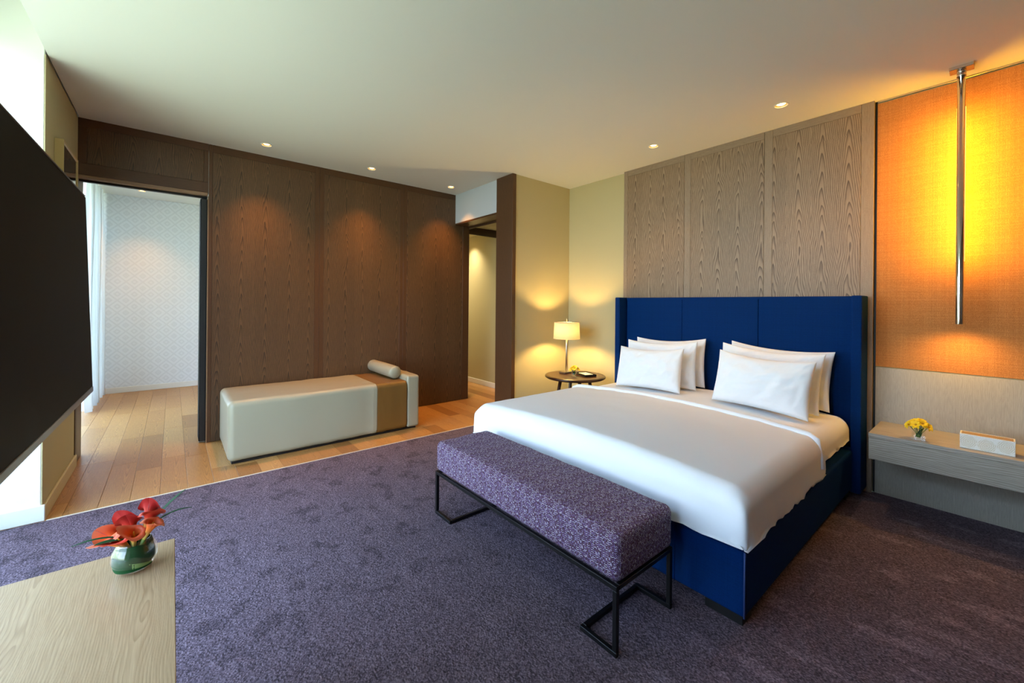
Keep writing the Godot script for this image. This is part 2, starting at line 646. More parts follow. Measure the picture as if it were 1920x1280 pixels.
func build_shell() -> void:
	# carpet and timber floor
	var carpet := sbox("floor_carpet", Vector3(1.128, -0.06, -0.04), Vector3(6.8, 0.0, ZF), M.carpet, 0.001)
	carpet.mesh = carpet_mesh(Vector3(1.128, 0, -0.04), Vector3(6.8, 0, ZF))
	carpet.position = Vector3.ZERO
	carpet.set_meta("label", "purple cut-pile carpet covering the bedroom floor")
	sbox("trim_1", Vector3(1.118, -0.06, 0.965), Vector3(1.128, 0.004, ZW - 0.02), M.edge_strip, 0.0005).set_meta("label", "thin metal edge strip between timber floor and carpet")
	var floor_ := sbox("floor", Vector3(-3.7, -0.16, -0.25), Vector3(1.12, -0.012, ZF + 0.1), M.edge_wood, 0.0)
	floor_.set_meta("label", "oak plank floor of the hallway and the next room")
	planks(floor_)
	sbox("floor_slab", Vector3(1.12, -0.16, -0.25), Vector3(6.9, -0.06, ZF + 0.1), M.outside_ground, 0.0)
	# ceilings
	csg_slab("ceiling", Vector3(XB - 0.3, H, -0.25), Vector3(6.9, 3.4, 4.677), M.ceiling_paint, bed_lamps, H)
	csg_slab("ceiling", Vector3(-3.75, HN, 0.4), Vector3(XB - 0.3, 3.4, ZF), M.ceiling_paint, [next_lamp], HN)
	sbox("ceiling", Vector3(-3.75, 3.4, 4.6), Vector3(6.9, 3.5, ZF + 0.15), M.ceiling_paint, 0.0)
	# headboard wall: plaster core, beige part, panels
	sbox("wall_right", Vector3(1.0, 0, -0.30), Vector3(6.9, H, -0.047), M.beige_paint, 0.0)
	headboard_wall()
	# stub wall between hallway and bed
	sbox("wall_stub", Vector3(0.985, 0, -0.047), Vector3(1.265, H, 0.905), M.beige_paint, 0.002)
	var post := sbox("trim_2", Vector3(0.962, 0, 0.905), Vector3(1.276, H, 0.962), M.wall_stile, 0.002, 1, Vector2(0.2, 0))
	post.set_meta("label", "dark timber post at the end of the stub wall")
	pbox("side_lining", Vector3(0.962, 0, -0.04), Vector3(0.985, 2.55, 0.905), M.wall_stile, post)
	# soffit over the hallway opening with its timber lining
	sbox("wall_soffit", Vector3(XB - 0.02, 2.548, 0.72), Vector3(0.962, H, 0.94), M.soffit_paint, 0.002)
	var lint := sbox("trim_3", Vector3(XB, 2.526, 0.715), Vector3(0.962, 2.548, 0.944), M.wall_stile, 0.002, 0)
	pbox("stop", Vector3(XB, 2.50, 0.690), Vector3(0.962, 2.548, 0.713), M.edge_wood, lint)
	hallway()
	timber_wall()
	next_room()
	# short beige wall by the door, white wall towards the windows
	sbox("wall_left", Vector3(-0.04, 0, ZW), Vector3(1.109, H, ZW + 0.006), M.beige_paint, 0.001)
	sbox("wall_pier", Vector3(-0.04, 0, ZW + 0.006), Vector3(1.11, 3.4, ZF + 0.1), M.white_paint, 0.003)
	sbox("wall_pier", Vector3(-0.33, 0, ZW + 0.06), Vector3(-0.04, 3.4, ZF + 0.1), M.white_paint, 0.0)
	sbox("baseboard_left", Vector3(0.0, 0, ZW - 0.014), Vector3(1.122, 0.098, ZW), M.beige_base, 0.003)
	sbox("baseboard_pier", Vector3(1.11, 0, ZW - 0.014), Vector3(1.124, 0.102, ZF), M.baseboard_paint, 0.004)
	sbox("trim_4", Vector3(-0.04, 0.10, ZW - 0.006), Vector3(0.028, 2.42, ZW), M.edge_wood, 0.001)
	# walls outside the frame
	sbox("wall_east", Vector3(6.8, 0, -0.3), Vector3(6.95, 3.4, ZF + 0.1), M.wall_veneer, 0.0)
	windows()

func carpet_mesh(a: Vector3, b: Vector3) -> ArrayMesh:
	var st := SurfaceTool.new()
	st.begin(Mesh.PRIMITIVE_TRIANGLES)
	var p := [Vector3(a.x, 0, a.z), Vector3(b.x, 0, a.z), Vector3(b.x, 0, b.z), Vector3(a.x, 0, b.z)]
	var uv := []
	for q in p:
		uv.append(Vector2(q.x, q.z))
	tri(st, [p[0], p[1], p[2]], Vector3.UP, [uv[0], uv[1], uv[2]])
	tri(st, [p[0], p[2], p[3]], Vector3.UP, [uv[0], uv[2], uv[3]])
	for k in 4:                                           # edges and underside
		var q0: Vector3 = p[k]
		var q1: Vector3 = p[(k + 1) % 4]
		var d := Vector3(0, -0.06, 0)
		var n := (q1 - q0).cross(Vector3.UP).normalized()
		tri(st, [q0, q1, q1 + d], n, [uv[k], uv[(k + 1) % 4], uv[(k + 1) % 4]])
		tri(st, [q0, q1 + d, q0 + d], n, [uv[k], uv[(k + 1) % 4], uv[k]])
	return st.commit()

func planks(floor_: Node3D) -> void:
	rng.seed = 77
	var w := 0.16
	var gap := 0.0015
	var shapes := []
	var lens := [0.62, 0.86, 1.10, 1.36]
	for L in lens:
		var v := []
		for k in 6:
			v.append(cbox(Vector3(L - gap, 0.0118, w - gap), 0.0012, 0, Vector2(0.08 + 0.16 * k, rng.randf() * 1.5)))
		shapes.append(v)
	var z := -0.20
	while z < ZF:
		var x := 1.12
		var first := true
		while x > -3.6:
			var li := rng.randi() % 4
			var L: float = lens[li]
			var m: ArrayMesh
			if first:
				L = rng.randf_range(0.2, 1.1)
				m = cbox(Vector3(L - gap, 0.0118, w - gap), 0.0012, 0, Vector2(0.08 + 0.16 * (rng.randi() % 6), rng.randf()))
			else:
				m = shapes[li][rng.randi() % 6]
			first = false
			var inside := not (x - L > XB - 0.3 and x < XB and z > 0.8 and z < 3.7)
			if inside:
				var tone: int = [0, 1, 0, 3, 2, 1, 0, 3, 4, 1][rng.randi() % 10]
				obj("plank", m, M["plank_%d" % tone], floor_, Vector3(x - L * 0.5, -0.0059, z + w * 0.5) - floor_.position)
			x -= L
		z += w

func headboard_wall() -> void:
	var xs := [2.161, 2.896, 3.636, 4.379]
	var wall := sbox("wall_right_panelling", Vector3(2.165, 0, -0.046), Vector3(4.375, H, -0.016), M.edge_wood, 0.0)
	wall.set_meta("label", "grey-brown timber panelling behind the headboard")
	for k in 3:
		var x0: float = xs[k]
		var x1: float = xs[k + 1]
		var sl: float = 0.066 if k > 0 else 0.05
		pbox("stile", Vector3(x0 + 0.001, 0.0, -0.016), Vector3(x0 + sl, H, 0.0), M.headboard_stile, wall, 0.0012, 1, Vector2(0.1 * k, 0.3 * k))
		var xe := x1 - 0.001 - (0.075 if k == 2 else 0.0)
		pbox("top_rail", Vector3(x0 + sl + 0.001, 2.893, -0.016), Vector3(xe, H, 0.0), M.headboard_stile, wall, 0.0012, 0, Vector2(0.05, 0.4 * k))
		pbox("panel", Vector3(x0 + sl + 0.001, 0.0, -0.016), Vector3(xe, 2.892, 0.0), M.headboard_veneer, wall, 0.0012, 1, Vector2(0.33 + [0.0, 0.165, 0.05][k], [0.9, 0.2, 1.7][k]))
	pbox("stile", Vector3(4.379 - 0.075, 0.0, -0.016), Vector3(4.379, H, 0.0), M.headboard_stile, wall, 0.0012, 1, Vector2(0.4, 1.1))
	# orange cloth panel over a grey panel
	var pan := sbox("wall_right_cloth_panel", Vector3(4.392, 0.955, -0.046), Vector3(6.45, H - 0.02, -0.035), M.orange_cloth, 0.001, 1)
	pan.set_meta("label", "woven orange cloth wall panel behind the pendant light")
	pbox("shadow_gap", Vector3(4.3795, 0.0, -0.0465), Vector3(4.3915, H, -0.042), M.black_wood, pan, 0.0)
	pbox("top_bead", Vector3(4.392, H - 0.012, -0.046), Vector3(6.45, H - 0.002, -0.030), M.brushed_nickel, pan, 0.001, 0)
	var low := sbox("wall_right_low_panel", Vector3(4.392, -0.01, -0.046), Vector3(6.45, 0.948, -0.035), M.grey_panel, 0.001, 1)
	low.set_meta("label", "grey straight-grained timber panel behind the wall shelf")

func hallway() -> void:
	sbox("wall_hallway", Vector3(-2.1, 0, -0.25), Vector3(1.0, 2.75, -0.06), M.beige_paint, 0.0)
	sbox("baseboard_hallway", Vector3(-2.0, 0, -0.06), Vector3(0.96, 0.085, -0.046), M.baseboard_paint, 0.003)
	sbox("wall_hallway_end", Vector3(-2.2, 0, -0.25), Vector3(-2.0, 2.75, 0.75), M.beige_paint, 0.0)
	csg_slab("ceiling", Vector3(-2.2, 2.60, -0.25), Vector3(0.985, 2.80, 0.72), M.beige_paint, [Vector2(-1.0, 0.16), Vector2(-1.6, 0.16), Vector2(0.3, 0.3)], 2.60)
	sbox("trim_5", Vector3(-0.345, 2.485, -0.06), Vector3(-0.315, 2.60, 0.69), M.edge_wood, 0.002, 2)

func timber_wall() -> void:
	var zs := [3.79, 2.763, 1.733, 0.70]
	var wall := sbox("wall_back", Vector3(XB - 0.28, 0, 0.72), Vector3(XB - 0.02, H, 3.775), M.edge_wood, 0.0)
	wall.set_meta("label", "dark brown timber panelled wall behind the daybed")
	for k in 3:
		var z0: float = zs[k]
		var z1: float = zs[k + 1]
		var s0 := 0.03 if k == 0 else 0.05
		var s1 := 0.05 if k < 2 else 0.11
		pbox("stile", Vector3(XB - 0.02, 0.004, z0 - s0), Vector3(XB, H, z0 - 0.0008), M.wall_stile, wall, 0.0012, 1, Vector2(0.1 * k, 0.5))
		pbox("stile", Vector3(XB - 0.02, 0.004, z1 + 0.0008), Vector3(XB, H, z1 + s1), M.wall_stile, wall, 0.0012, 1, Vector2(0.17 * k, 0.9))
		pbox("top_rail", Vector3(XB - 0.02, H - 0.075, z1 + s1 + 0.001), Vector3(XB, H, z0 - s0 - 0.001), M.wall_stile, wall, 0.0012, 2, Vector2(0.1, 0.2))
		pbox("panel", Vector3(XB - 0.02, 0.004, z1 + s1 + 0.001), Vector3(XB - 0.001, H - 0.076, z0 - s0 - 0.001), M.wall_veneer, wall, 0.0012, 1, Vector2(0.21 * k + 0.1, 0.7 * k))
	# lining of the hallway end and of the door side
	pbox("end_lining", Vector3(XB - 0.3, 0, 0.695), Vector3(XB - 0.02, H, 0.72), M.wall_stile, wall)
	pbox("pale_edge", Vector3(XB - 0.035, 0, 3.776), Vector3(XB - 0.001, 2.44, 3.797), M.pale_trim, wall, 0.002)
	# header above the door opening
	var head := sbox("wall_back_header", Vector3(XB - 0.28, 2.47, 3.79), Vector3(XB - 0.02, H, ZW), M.edge_wood, 0.0)
	pbox("panel", Vector3(XB - 0.02, 2.575, 3.83), Vector3(XB - 0.002, H - 0.07, ZW - 0.055), M.wall_veneer, head, 0.0012, 1, Vector2(0.4, 1.3))
	pbox("bottom_rail", Vector3(XB - 0.02, 2.475, 3.7915), Vector3(XB, 2.574, ZW), M.wall_stile, head, 0.0012, 2, Vector2(0.3, 0.1))
	pbox("top_rail", Vector3(XB - 0.02, H - 0.069, 3.7915), Vector3(XB, H, ZW), M.wall_stile, head, 0.0012, 2, Vector2(0.1, 0.6))
	pbox("stile", Vector3(XB - 0.02, 2.575, 3.7915), Vector3(XB, H - 0.07, 3.829), M.wall_stile, head, 0.0012, 1, Vector2(0.3, 0.6))
	pbox("stile", Vector3(XB - 0.02, 2.575, ZW - 0.054), Vector3(XB, H - 0.07, ZW), M.wall_stile, head, 0.0012, 1, Vector2(0.2, 0.6))
	pbox("pale_edge", Vector3(XB - 0.06, 2.445, 3.797), Vector3(XB - 0.001, 2.474, ZW), M.pale_trim, head, 0.002, 2)
	pbox("track", Vector3(XB - 0.10, 2.428, 3.797), Vector3(XB - 0.061, 2.4695, ZW), M.black_wood, head, 0.002, 2)
	# jamb on the far side of the door opening
	sbox("trim_6", Vector3(XB - 0.29, 0, ZW), Vector3(-0.04, 2.469, ZW + 0.06), M.wall_stile, 0.002, 1, Vector2(0.25, 0))
	# sliding door leaf drawn into its pocket
	var door := sbox("door_1", Vector3(XB - 0.26, 0.012, 3.776), Vector3(XB - 0.05, 2.418, 3.852), M.black_gloss, 0.004)
	door.set_meta("label", "black edge of a sliding door drawn into the timber wall")
	pbox("seal", Vector3(XB - 0.049, 0.012, 3.80), Vector3(XB - 0.043, 2.418, 3.845), M.dark_plastic, door, 0.002)
	pbox("floor_guide", Vector3(XB - 0.12, 0.0, 3.80), Vector3(XB - 0.04, 0.011, 3.85), M.grey_metal, door, 0.003)

func next_room() -> void:
	sbox("wall_next_room", Vector3(-3.75, 0, 0.4), Vector3(-3.57, HN, ZF), M.wallpaper, 0.0, 1).set_meta("label", "pale wallpaper wall with a diamond lattice print in the next room")
	sbox("baseboard_next_room", Vector3(-3.57, 0, 0.75), Vector3(-3.556, 0.085, ZF), M.baseboard_paint, 0.003)
	sbox("wall_next_room_side", Vector3(-3.7, 0, 0.5), Vector3(XB - 0.3, HN, 0.75), M.white_paint, 0.0)
	# sheer curtain gathered in the corner by the window
	var nfold := 7
	var f := func(i: int, j: int) -> Vector3:
		var s := float(i) / 180.0
		var y := 0.015 + 2.97 * j / 24.0
		var pinch := 1.0 - 0.25 * smoothstep(2.4, 3.0, y)
		var a := s * nfold * TAU
		var zz := 4.87 + 0.05 * pinch * sin(a + 0.25 * sin(y * 1.3)) + 0.012 * sin(a * 2.3 + y)
		return Vector3(-3.54 + 1.35 * s + 0.018 * sin(a * 2.0), y, zz + 0.03 * sin(y * 0.9) * s)
	tag(obj("sheer_curtain", done(sheet(180, 24, f)), M.sheer_cloth, self), "white sheer curtain hanging in folds by the window of the next room", "curtain")

func windows() -> void:
	# window wall: sill, head, piers, then frames and panes
	sbox("wall_window", Vector3(-3.75, 0, ZF + 0.0), Vector3(-3.45, 3.4, ZF + 0.12), M.white_paint, 0.0)
	sbox("wall_window", Vector3(4.6, 0, ZF), Vector3(6.95, 3.4, ZF + 0.12), M.white_paint, 0.0)
	sbox("wall_window", Vector3(1.11, 3.05, ZF), Vector3(4.6, 3.4, ZF + 0.12), M.white_paint, 0.0)
	sbox("wall_window", Vector3(-3.45, 2.95, ZF), Vector3(-0.33, 3.4, ZF + 0.12), M.white_paint, 0.0)
	sbox("wall_window", Vector3(-3.45, 0, ZF), Vector3(-0.33, 0.06, ZF + 0.12), M.white_paint, 0.0)
	sbox("wall_window", Vector3(1.11, 0, ZF), Vector3(4.6, 0.06, ZF + 0.12), M.white_paint, 0.0)
	window_bank("window_1", 1.115, 4.595, 0.06, 3.05, 3)
	window_bank("window_2", -3.445, -0.335, 0.06, 2.95, 3)

func window_bank(called: String, x0: float, x1: float, y0: float, y1: float, n: int) -> void:
	var o := Node3D.new()
	o.name = called
	add_child(o)
	o.set_meta("kind", "structure")
	o.set_meta("label", "tall window with slim grey frames")
	var w := 0.05
	for k in n + 1:
		var x := lerpf(x0 + w * 0.5, x1 - w * 0.5, float(k) / n)
		pbox("mullion", Vector3(x - w * 0.5, y0, ZF + 0.03), Vector3(x + w * 0.5, y1, ZF + 0.09), M.window_frame, o)
	for y in [y0, y1 - w]:
		for k in n:
			var xa := lerpf(x0 + w * 0.5, x1 - w * 0.5, float(k) / n) + w * 0.5
			var xb := lerpf(x0 + w * 0.5, x1 - w * 0.5, float(k + 1) / n) - w * 0.5
			pbox("rail", Vector3(xa, y, ZF + 0.03), Vector3(xb, y + w, ZF + 0.09), M.window_frame, o)
	for k in n:
		var xa := lerpf(x0 + w * 0.5, x1 - w * 0.5, float(k) / n) + w * 0.5
		var xb := lerpf(x0 + w * 0.5, x1 - w * 0.5, float(k + 1) / n) - w * 0.5
		pbox("pane", Vector3(xa, y0 + w, ZF + 0.055), Vector3(xb, y1 - w, ZF + 0.061), M.pane, o, 0.0)

# ---------------------------------------------------------------- lamps
func downlight(at: Vector2, y: float, label: String, energy: float, angle := 30.0, color := Color(1.0, 0.69, 0.35)) -> void:
	var t := thing("downlight", label, "downlight", Vector3(at.x, y, at.y), 0.0, "recessed ceiling downlights")
	obj("trim_ring", lathe([[0.0405, 0.002], [0.041, -0.003], [0.048, -0.004], [0.050, -0.001], [0.0502, 0.0]], 32), M.white_paint, t)
	obj("reflector", lathe([[0.031, 0.02], [0.040, 0.001], [0.0405, 0.001], [0.0405, 0.05]], 32), M.reflector, t)
	obj("bulb_face", lathe([[0.0, 0.002], [0.022, 0.004], [0.030, 0.010], [0.030, 0.05], [0.0, 0.052]], 24), M.spot_glow, t)
	spot(t, Vector3(0, -0.004, 0), energy, angle, color)

func lamps() -> void:
	var names := ["recessed ceiling downlight nearest the door opening, above the daybed's foot", "middle recessed ceiling downlight along the dark timber wall", "recessed ceiling downlight beside the white soffit", "recessed ceiling downlight above the left half of the bed", "recessed ceiling downlight above the right half of the bed"]
	for k in 5:
		downlight(bed_lamps[k], H, names[k], 2.8 if k < 3 else 0.9, 43.0 if k < 3 else 40.0, Color(1.0, 0.69, 0.35) if k < 3 else Color(1.0, 0.80, 0.55))
	downlight(next_lamp, HN, "recessed ceiling downlight seen through the door opening of the next room", 1.6, 46.0)
	for q in [[-1.0, 0.16, "first"], [-1.6, 0.16, "second"]]:
		downlight(Vector2(q[0], q[1]), 2.60, "%s recessed ceiling downlight of the hallway behind the timber wall" % q[2], 2.2, 50.0, Color(1.0, 0.93, 0.78))
	downlight(Vector2(0.3, 0.3), 2.60, "recessed ceiling downlight of the hallway between soffit and stub wall", 0.7, 50.0, Color(1.0, 0.88, 0.66))
	# linear pendant beside the bed: shines on the orange panel and down
	var t := thing("pendant_light", "slim chrome tube pendant hanging from the ceiling before the orange panel", "pendant light", Vector3(4.826, H, 0.15))
	obj("canopy", cbox(Vector3(0.108, 0.022, 0.085), 0.002), M.chrome, t, Vector3(0, -0.011, 0))
	obj("collar", lathe([[0.0, 0.0], [0.022, 0.0], [0.022, 0.016], [0.018, 0.018], [0.018, 0.022], [0.022, 0.024], [0.022, 0.040], [0.0, 0.040]], 24), M.chrome, t, Vector3(0, -0.064, 0))
	var len_ := H - 0.062 - 1.294
	obj("tube", lathe([[0.012, 0.0], [0.0185, 0.0], [0.019, 0.003], [0.019, len_], [0.0, len_]], 28), M.chrome, t, Vector3(0, 1.294 - H, 0))
	for g in [-0.9, 0.9]:
		var d := Vector3(sin(g), 0, -cos(g))
		var strip := obj("light_strip", cbox(Vector3(0.010, 1.0, 0.003), 0.001), M.led_glow, t, d * 0.0205 + Vector3(0, 2.20 - H, 0), Vector3(0, -g, 0))
		strip.set_meta("label", "warm light strip on the wall side of the tube")
		var a := AreaLight3D.new()
		a.name = "strip_light"
		t.add_child(a, true)
		a.position = d * 0.026 + Vector3(0, 2.20 - H, 0)
		a.rotation.y = -g
		a.area_size = Vector2(0.010, 1.0)
		a.light_energy = 1.15
		a.light_color = Color(1.0, 0.72, 0.14)
		a.shadow_enabled = true
	obj("tip_lens", lathe([[0.0, 0.0], [0.011, 0.0], [0.0115, 0.006], [0.0, 0.006]], 20), M.led_glow, t, Vector3(0, 1.300 - H, 0))
	spot(t, Vector3(0, 1.292 - H, 0), 0.4, 80.0, Color(1.0, 0.77, 0.35), 0.01)

func table_lamp(at: Vector3) -> void:
	var t := thing("table_lamp", "lit table lamp with cream drum shade and slim metal stem on round table", "lamp", at)
	obj("base", cbox(Vector3(0.10, 0.022, 0.15), 0.004), M.brushed_nickel, t, Vector3(0, 0.011, 0))
	obj("stem", lathe([[0.0, 0.02], [0.013, 0.02], [0.013, 0.42], [0.005, 0.43], [0.005, 0.64], [0.008, 0.645], [0.006, 0.66], [0.0, 0.662]], 16), M.brushed_nickel, t)
	var y0 := 0.415
	var y1 := 0.615
	obj("lamp_shade", lathe([[0.158, y0], [0.160, y0], [0.150, y1], [0.148, y1], [0.158, y0]], 48), M.lamp_shade, t)
	obj("shade_ring", lathe([[0.1475, y0 + 0.19], [0.1495, y0 + 0.196], [0.1475, y0 + 0.2], [0.1455, y0 + 0.196], [0.1475, y0 + 0.19]], 40), M.brushed_nickel, t)
	var st := SurfaceTool.new()
	st.begin(Mesh.PRIMITIVE_TRIANGLES)
	for k in 3:
		var g := TAU * k / 3.0 + 0.4
		tube([Vector3(0.004, y1 - 0.006, 0), Vector3(cos(g) * 0.147, y1 - 0.005, sin(g) * 0.147)], [0.002, 0.002], 6, st)
	obj("spider", done(st), M.brushed_nickel, t)
	obj("bulb", lathe([[0.006, 0.455], [0.02, 0.47], [0.028, 0.50], [0.02, 0.53], [0.006, 0.545]], 20), M.bulb_glow, t, Vector3(0.0, 0, 0))
	var l := OmniLight3D.new()
	l.name = "bulb_light"
	t.add_child(l)
	l.position = Vector3(0, 0.5, 0)
	l.light_energy = 1.0
	l.light_color = Color(1.0, 0.82, 0.50)
	l.light_size = 0.03
	l.omni_range = 12.0
	l.omni_attenuation = 2.0
	l.shadow_enabled = true

# ---------------------------------------------------------------- furniture
func daybed() -> void:
	var t := thing("daybed", "cream leather daybed with a brown band against the dark timber wall", "daybed", Vector3(0.40, 0, 2.80))
	var n := noise(41, 3.0, 2)
	var puff := func(v: Vector3) -> Vector3:
		return v + Vector3(0, 0.006 * n.get_noise_2d(v.x, v.z), 0) + Vector3(0.006 * n.get_noise_2d(v.z + 9.0, v.y), 0, 0)
	# z from 3.69 (foot) to 1.905
	var parts := [["long_cushion", 3.69, 2.395, 0.54, M.cream_leather], ["band", 2.392, 2.062, 0.54, M.tan_leather]]
	for p in parts:
		var z0: float = p[1]
		var z1: float = p[2]
		var h: float = p[3] - 0.02
		var last: bool = p[0] == "band"
		var m := rbox(Vector3(0.80, h, z0 - z1), 0.05 if not last else 0.05, 5, Vector3i(10, 6, 14), func(v: Vector3) -> Vector3:
			var q: Vector3 = puff.call(v)
			var zmin := -(z0 - z1) * 0.5
			# keep the seams between neighbours flat: only the free end stays round
			if last or v.z < 0.0:
				var edge := minf(v.z - zmin, 0.05) if not last else minf(minf(v.z - zmin, -zmin - v.z), 0.05)
				var fx := 0.40 if absf(v.x) > 0.34 else 0.0
				if edge < 0.05:
					q = unround(v, Vector3(0.40, h * 0.5, 10.0), 0.05)
			return q)
		obj(p[0], m, p[4], t, Vector3(0, 0.02 + h * 0.5, (z0 + z1) * 0.5 - 2.80))
	obj("headrest_block", rbox(Vector3(0.80, 0.575, 0.150), 0.03, 4, Vector3i(8, 8, 2), func(v: Vector3) -> Vector3: return v + Vector3(0, 0.004 * n.get_noise_2d(v.x * 2.0, v.z), 0)), M.cream_leather, t, Vector3(0, 0.02 + 0.2875, 1.982 - 2.80))
	obj("plinth", cbox(Vector3(0.74, 0.022, 1.72), 0.002), M.black_wood, t, Vector3(0, 0.011, 0))
	var b := thing("bolster", "small round cream leather bolster lying on the daybed", "bolster", Vector3(0.30, 0.545, 2.125))
	var prof := [[0.0, -0.345], [0.052, -0.342], [0.066, -0.328], [0.070, -0.305], [0.072, 0.0], [0.070, 0.305], [0.066, 0.328], [0.052, 0.342], [0.0, 0.345]]
	obj("roll", lathe(prof, 36), M.cream_leather, b, Vector3(0, 0.076, 0), Vector3(0, 0, -PI / 2))
	for s in [-1.0, 1.0]:
		var ring := []
		for k in 9:
			var g := TAU * k / 8.0
			ring.append([0.0675 + 0.0022 * cos(g), s * 0.326 + 0.0022 * sin(g)])
		obj("piping", lathe(ring, 36), M.cream_leather, b, Vector3(0, 0.076, 0), Vector3(0, 0, -PI / 2))

# gives a point of a rounded box the section it has far from the box's z ends
func unround(v: Vector3, h: Vector3, r: float) -> Vector3:
	var zz := v.z
	var a := Vector2(v.x, v.y)
	var hh := Vector2(h.x, h.y)
	# push the section outwards so that its outline reaches the full rounded rectangle
	var inner := a.clamp(-(hh - Vector2.ONE * r), hh - Vector2.ONE * r)
	var d := a - inner
	if d.length() > 1e-5:
		a = inner + d.normalized() * r
	return Vector3(a.x, a.y, zz)

func bench() -> void:
	var t := thing("bench", "purple tweed bench on a black metal frame at the foot of the bed", "bench", Vector3(3.308, 0, 2.487))
	var n := noise(51, 2.5, 2)
	var m := rbox(Vector3(1.458, 0.195, 0.425), 0.035, 5, Vector3i(24, 4, 10), func(v: Vector3) -> Vector3:
		var up := clampf((v.y + 0.0975) / 0.195, 0.0, 1.0)
		return v + Vector3(0, up * (0.012 * (1.0 - pow(absf(v.x) / 0.72, 4.0)) * (1.0 - pow(absf(v.z) / 0.21, 4.0)) + 0.003 * n.get_noise_2d(v.x * 2.0, v.z * 2.0)), 0))
	obj("cushion", m, M.tweed, t, Vector3(0, 0.285 + 0.0975, 0))
	var y := 0.273
	for z in [-0.205, 0.205]:
		var q := bar(Vector3(-0.713, y, z), Vector3(0.713, y, z), 0.02)
		obj("top_rail", q[0], M.black_metal, t, q[1])
	for x in [-0.713, 0.713]:
		var q := bar(Vector3(x, y, -0.185), Vector3(x, y, 0.185), 0.02)
		obj("end_rail", q[0], M.black_metal, t, q[1])
	for sx in [-1.0, 1.0]:
		var xo: float = sx * 0.713
		var xi: float = sx * 0.545
		for sz in [-1.0, 1.0]:
			var z: float = sz * 0.205
			var q := bar(Vector3(xo, 0.031, z), Vector3(xo, y - 0.021, z), 0.02)
			obj("leg", q[0], M.black_metal, t, q[1])
			q = bar(Vector3(xo, 0.0105, z), Vector3(xi, 0.0105, z), 0.02)
			obj("foot_bar", q[0], M.black_metal, t, q[1])
		var q2 := bar(Vector3(xi, 0.0105, -0.185), Vector3(xi, 0.0105, 0.185), 0.02)
		obj("cross_bar", q2[0], M.black_metal, t, q2[1])

func bed() -> void:
	var t := thing("bed", "king size bed with navy blue upholstered base and winged headboard", "bed", Vector3(3.30, 0, 1.1))
	var at := func(p: Vector3) -> Vector3: return p - Vector3(3.30, 0, 1.1)
	# headboard: three padded panels between two wings
	var xs := [2.285, 2.935, 3.632, 4.290]
	for k in 3:
		var x0: float = xs[k] + 0.001
		var x1: float = xs[k + 1] - 0.001
		obj("headboard_panel", rbox(Vector3(x1 - x0, 1.43, 0.075), 0.008, 3, Vector3i(6, 10, 1)), M.blue_cloth, t, at.call(Vector3((x0 + x1) * 0.5, 0.05 + 0.715, 0.0655)))
	obj("headboard_cap", rbox(Vector3(2.03, 0.028, 0.095), 0.01, 3, Vector3i(8, 1, 1)), M.blue_cloth, t, at.call(Vector3(3.29, 1.481 - 0.012, 0.056)))
	for s in [[2.202, 2.262], [4.290, 4.352]]:
		obj("headboard_wing", rbox(Vector3(s[1] - s[0], 1.45, 0.21), 0.010, 4, Vector3i(1, 10, 3)), M.blue_cloth, t, at.call(Vector3((s[0] + s[1]) * 0.5, 0.035 + 0.725, 0.108)))
	# base
	obj("base", rbox(Vector3(2.0, 0.29, 2.05), 0.018, 4, Vector3i(10, 3, 10)), M.blue_cloth, t, at.call(Vector3(3.302, 0.055 + 0.145, 1.142)))
	for x in [2.304, 4.300]:
		obj("corner_piping", done(tube([Vector3(x, 0.058, 2.165), Vector3(x, 0.2, 2.166), Vector3(x, 0.342, 2.165)], [0.004, 0.004, 0.004], 8)), M.blue_piping, t, at.call(Vector3.ZERO))
	for x in [2.62, 3.984]:
		obj("seam_piping", done(tube([Vector3(x, 0.06, 2.1675), Vector3(x, 0.2, 2.1675), Vector3(x, 0.342, 2.1675)], [0.002, 0.002, 0.002], 6)), M.blue_cloth, t, at.call(Vector3.ZERO))
	for x in [2.40, 4.20]:
		for z in [0.25, 2.085]:
			obj("foot", cbox(Vector3(0.165, 0.054, 0.10), 0.002), M.black_wood, t, at.call(Vector3(x, 0.027, z)))
	obj("mattress", rbox(Vector3(1.93, 0.215, 1.96), 0.085, 4, Vector3i(4, 2, 4)), M.linen, t, at.call(Vector3(3.302, 0.347 + 0.11, 1.135)))
	bedding()

func crown(x: float) -> float:
	var q := clampf((x - 3.302) / 1.0, -1.0, 1.0)
	return 0.05 * (1.0 - q * q)

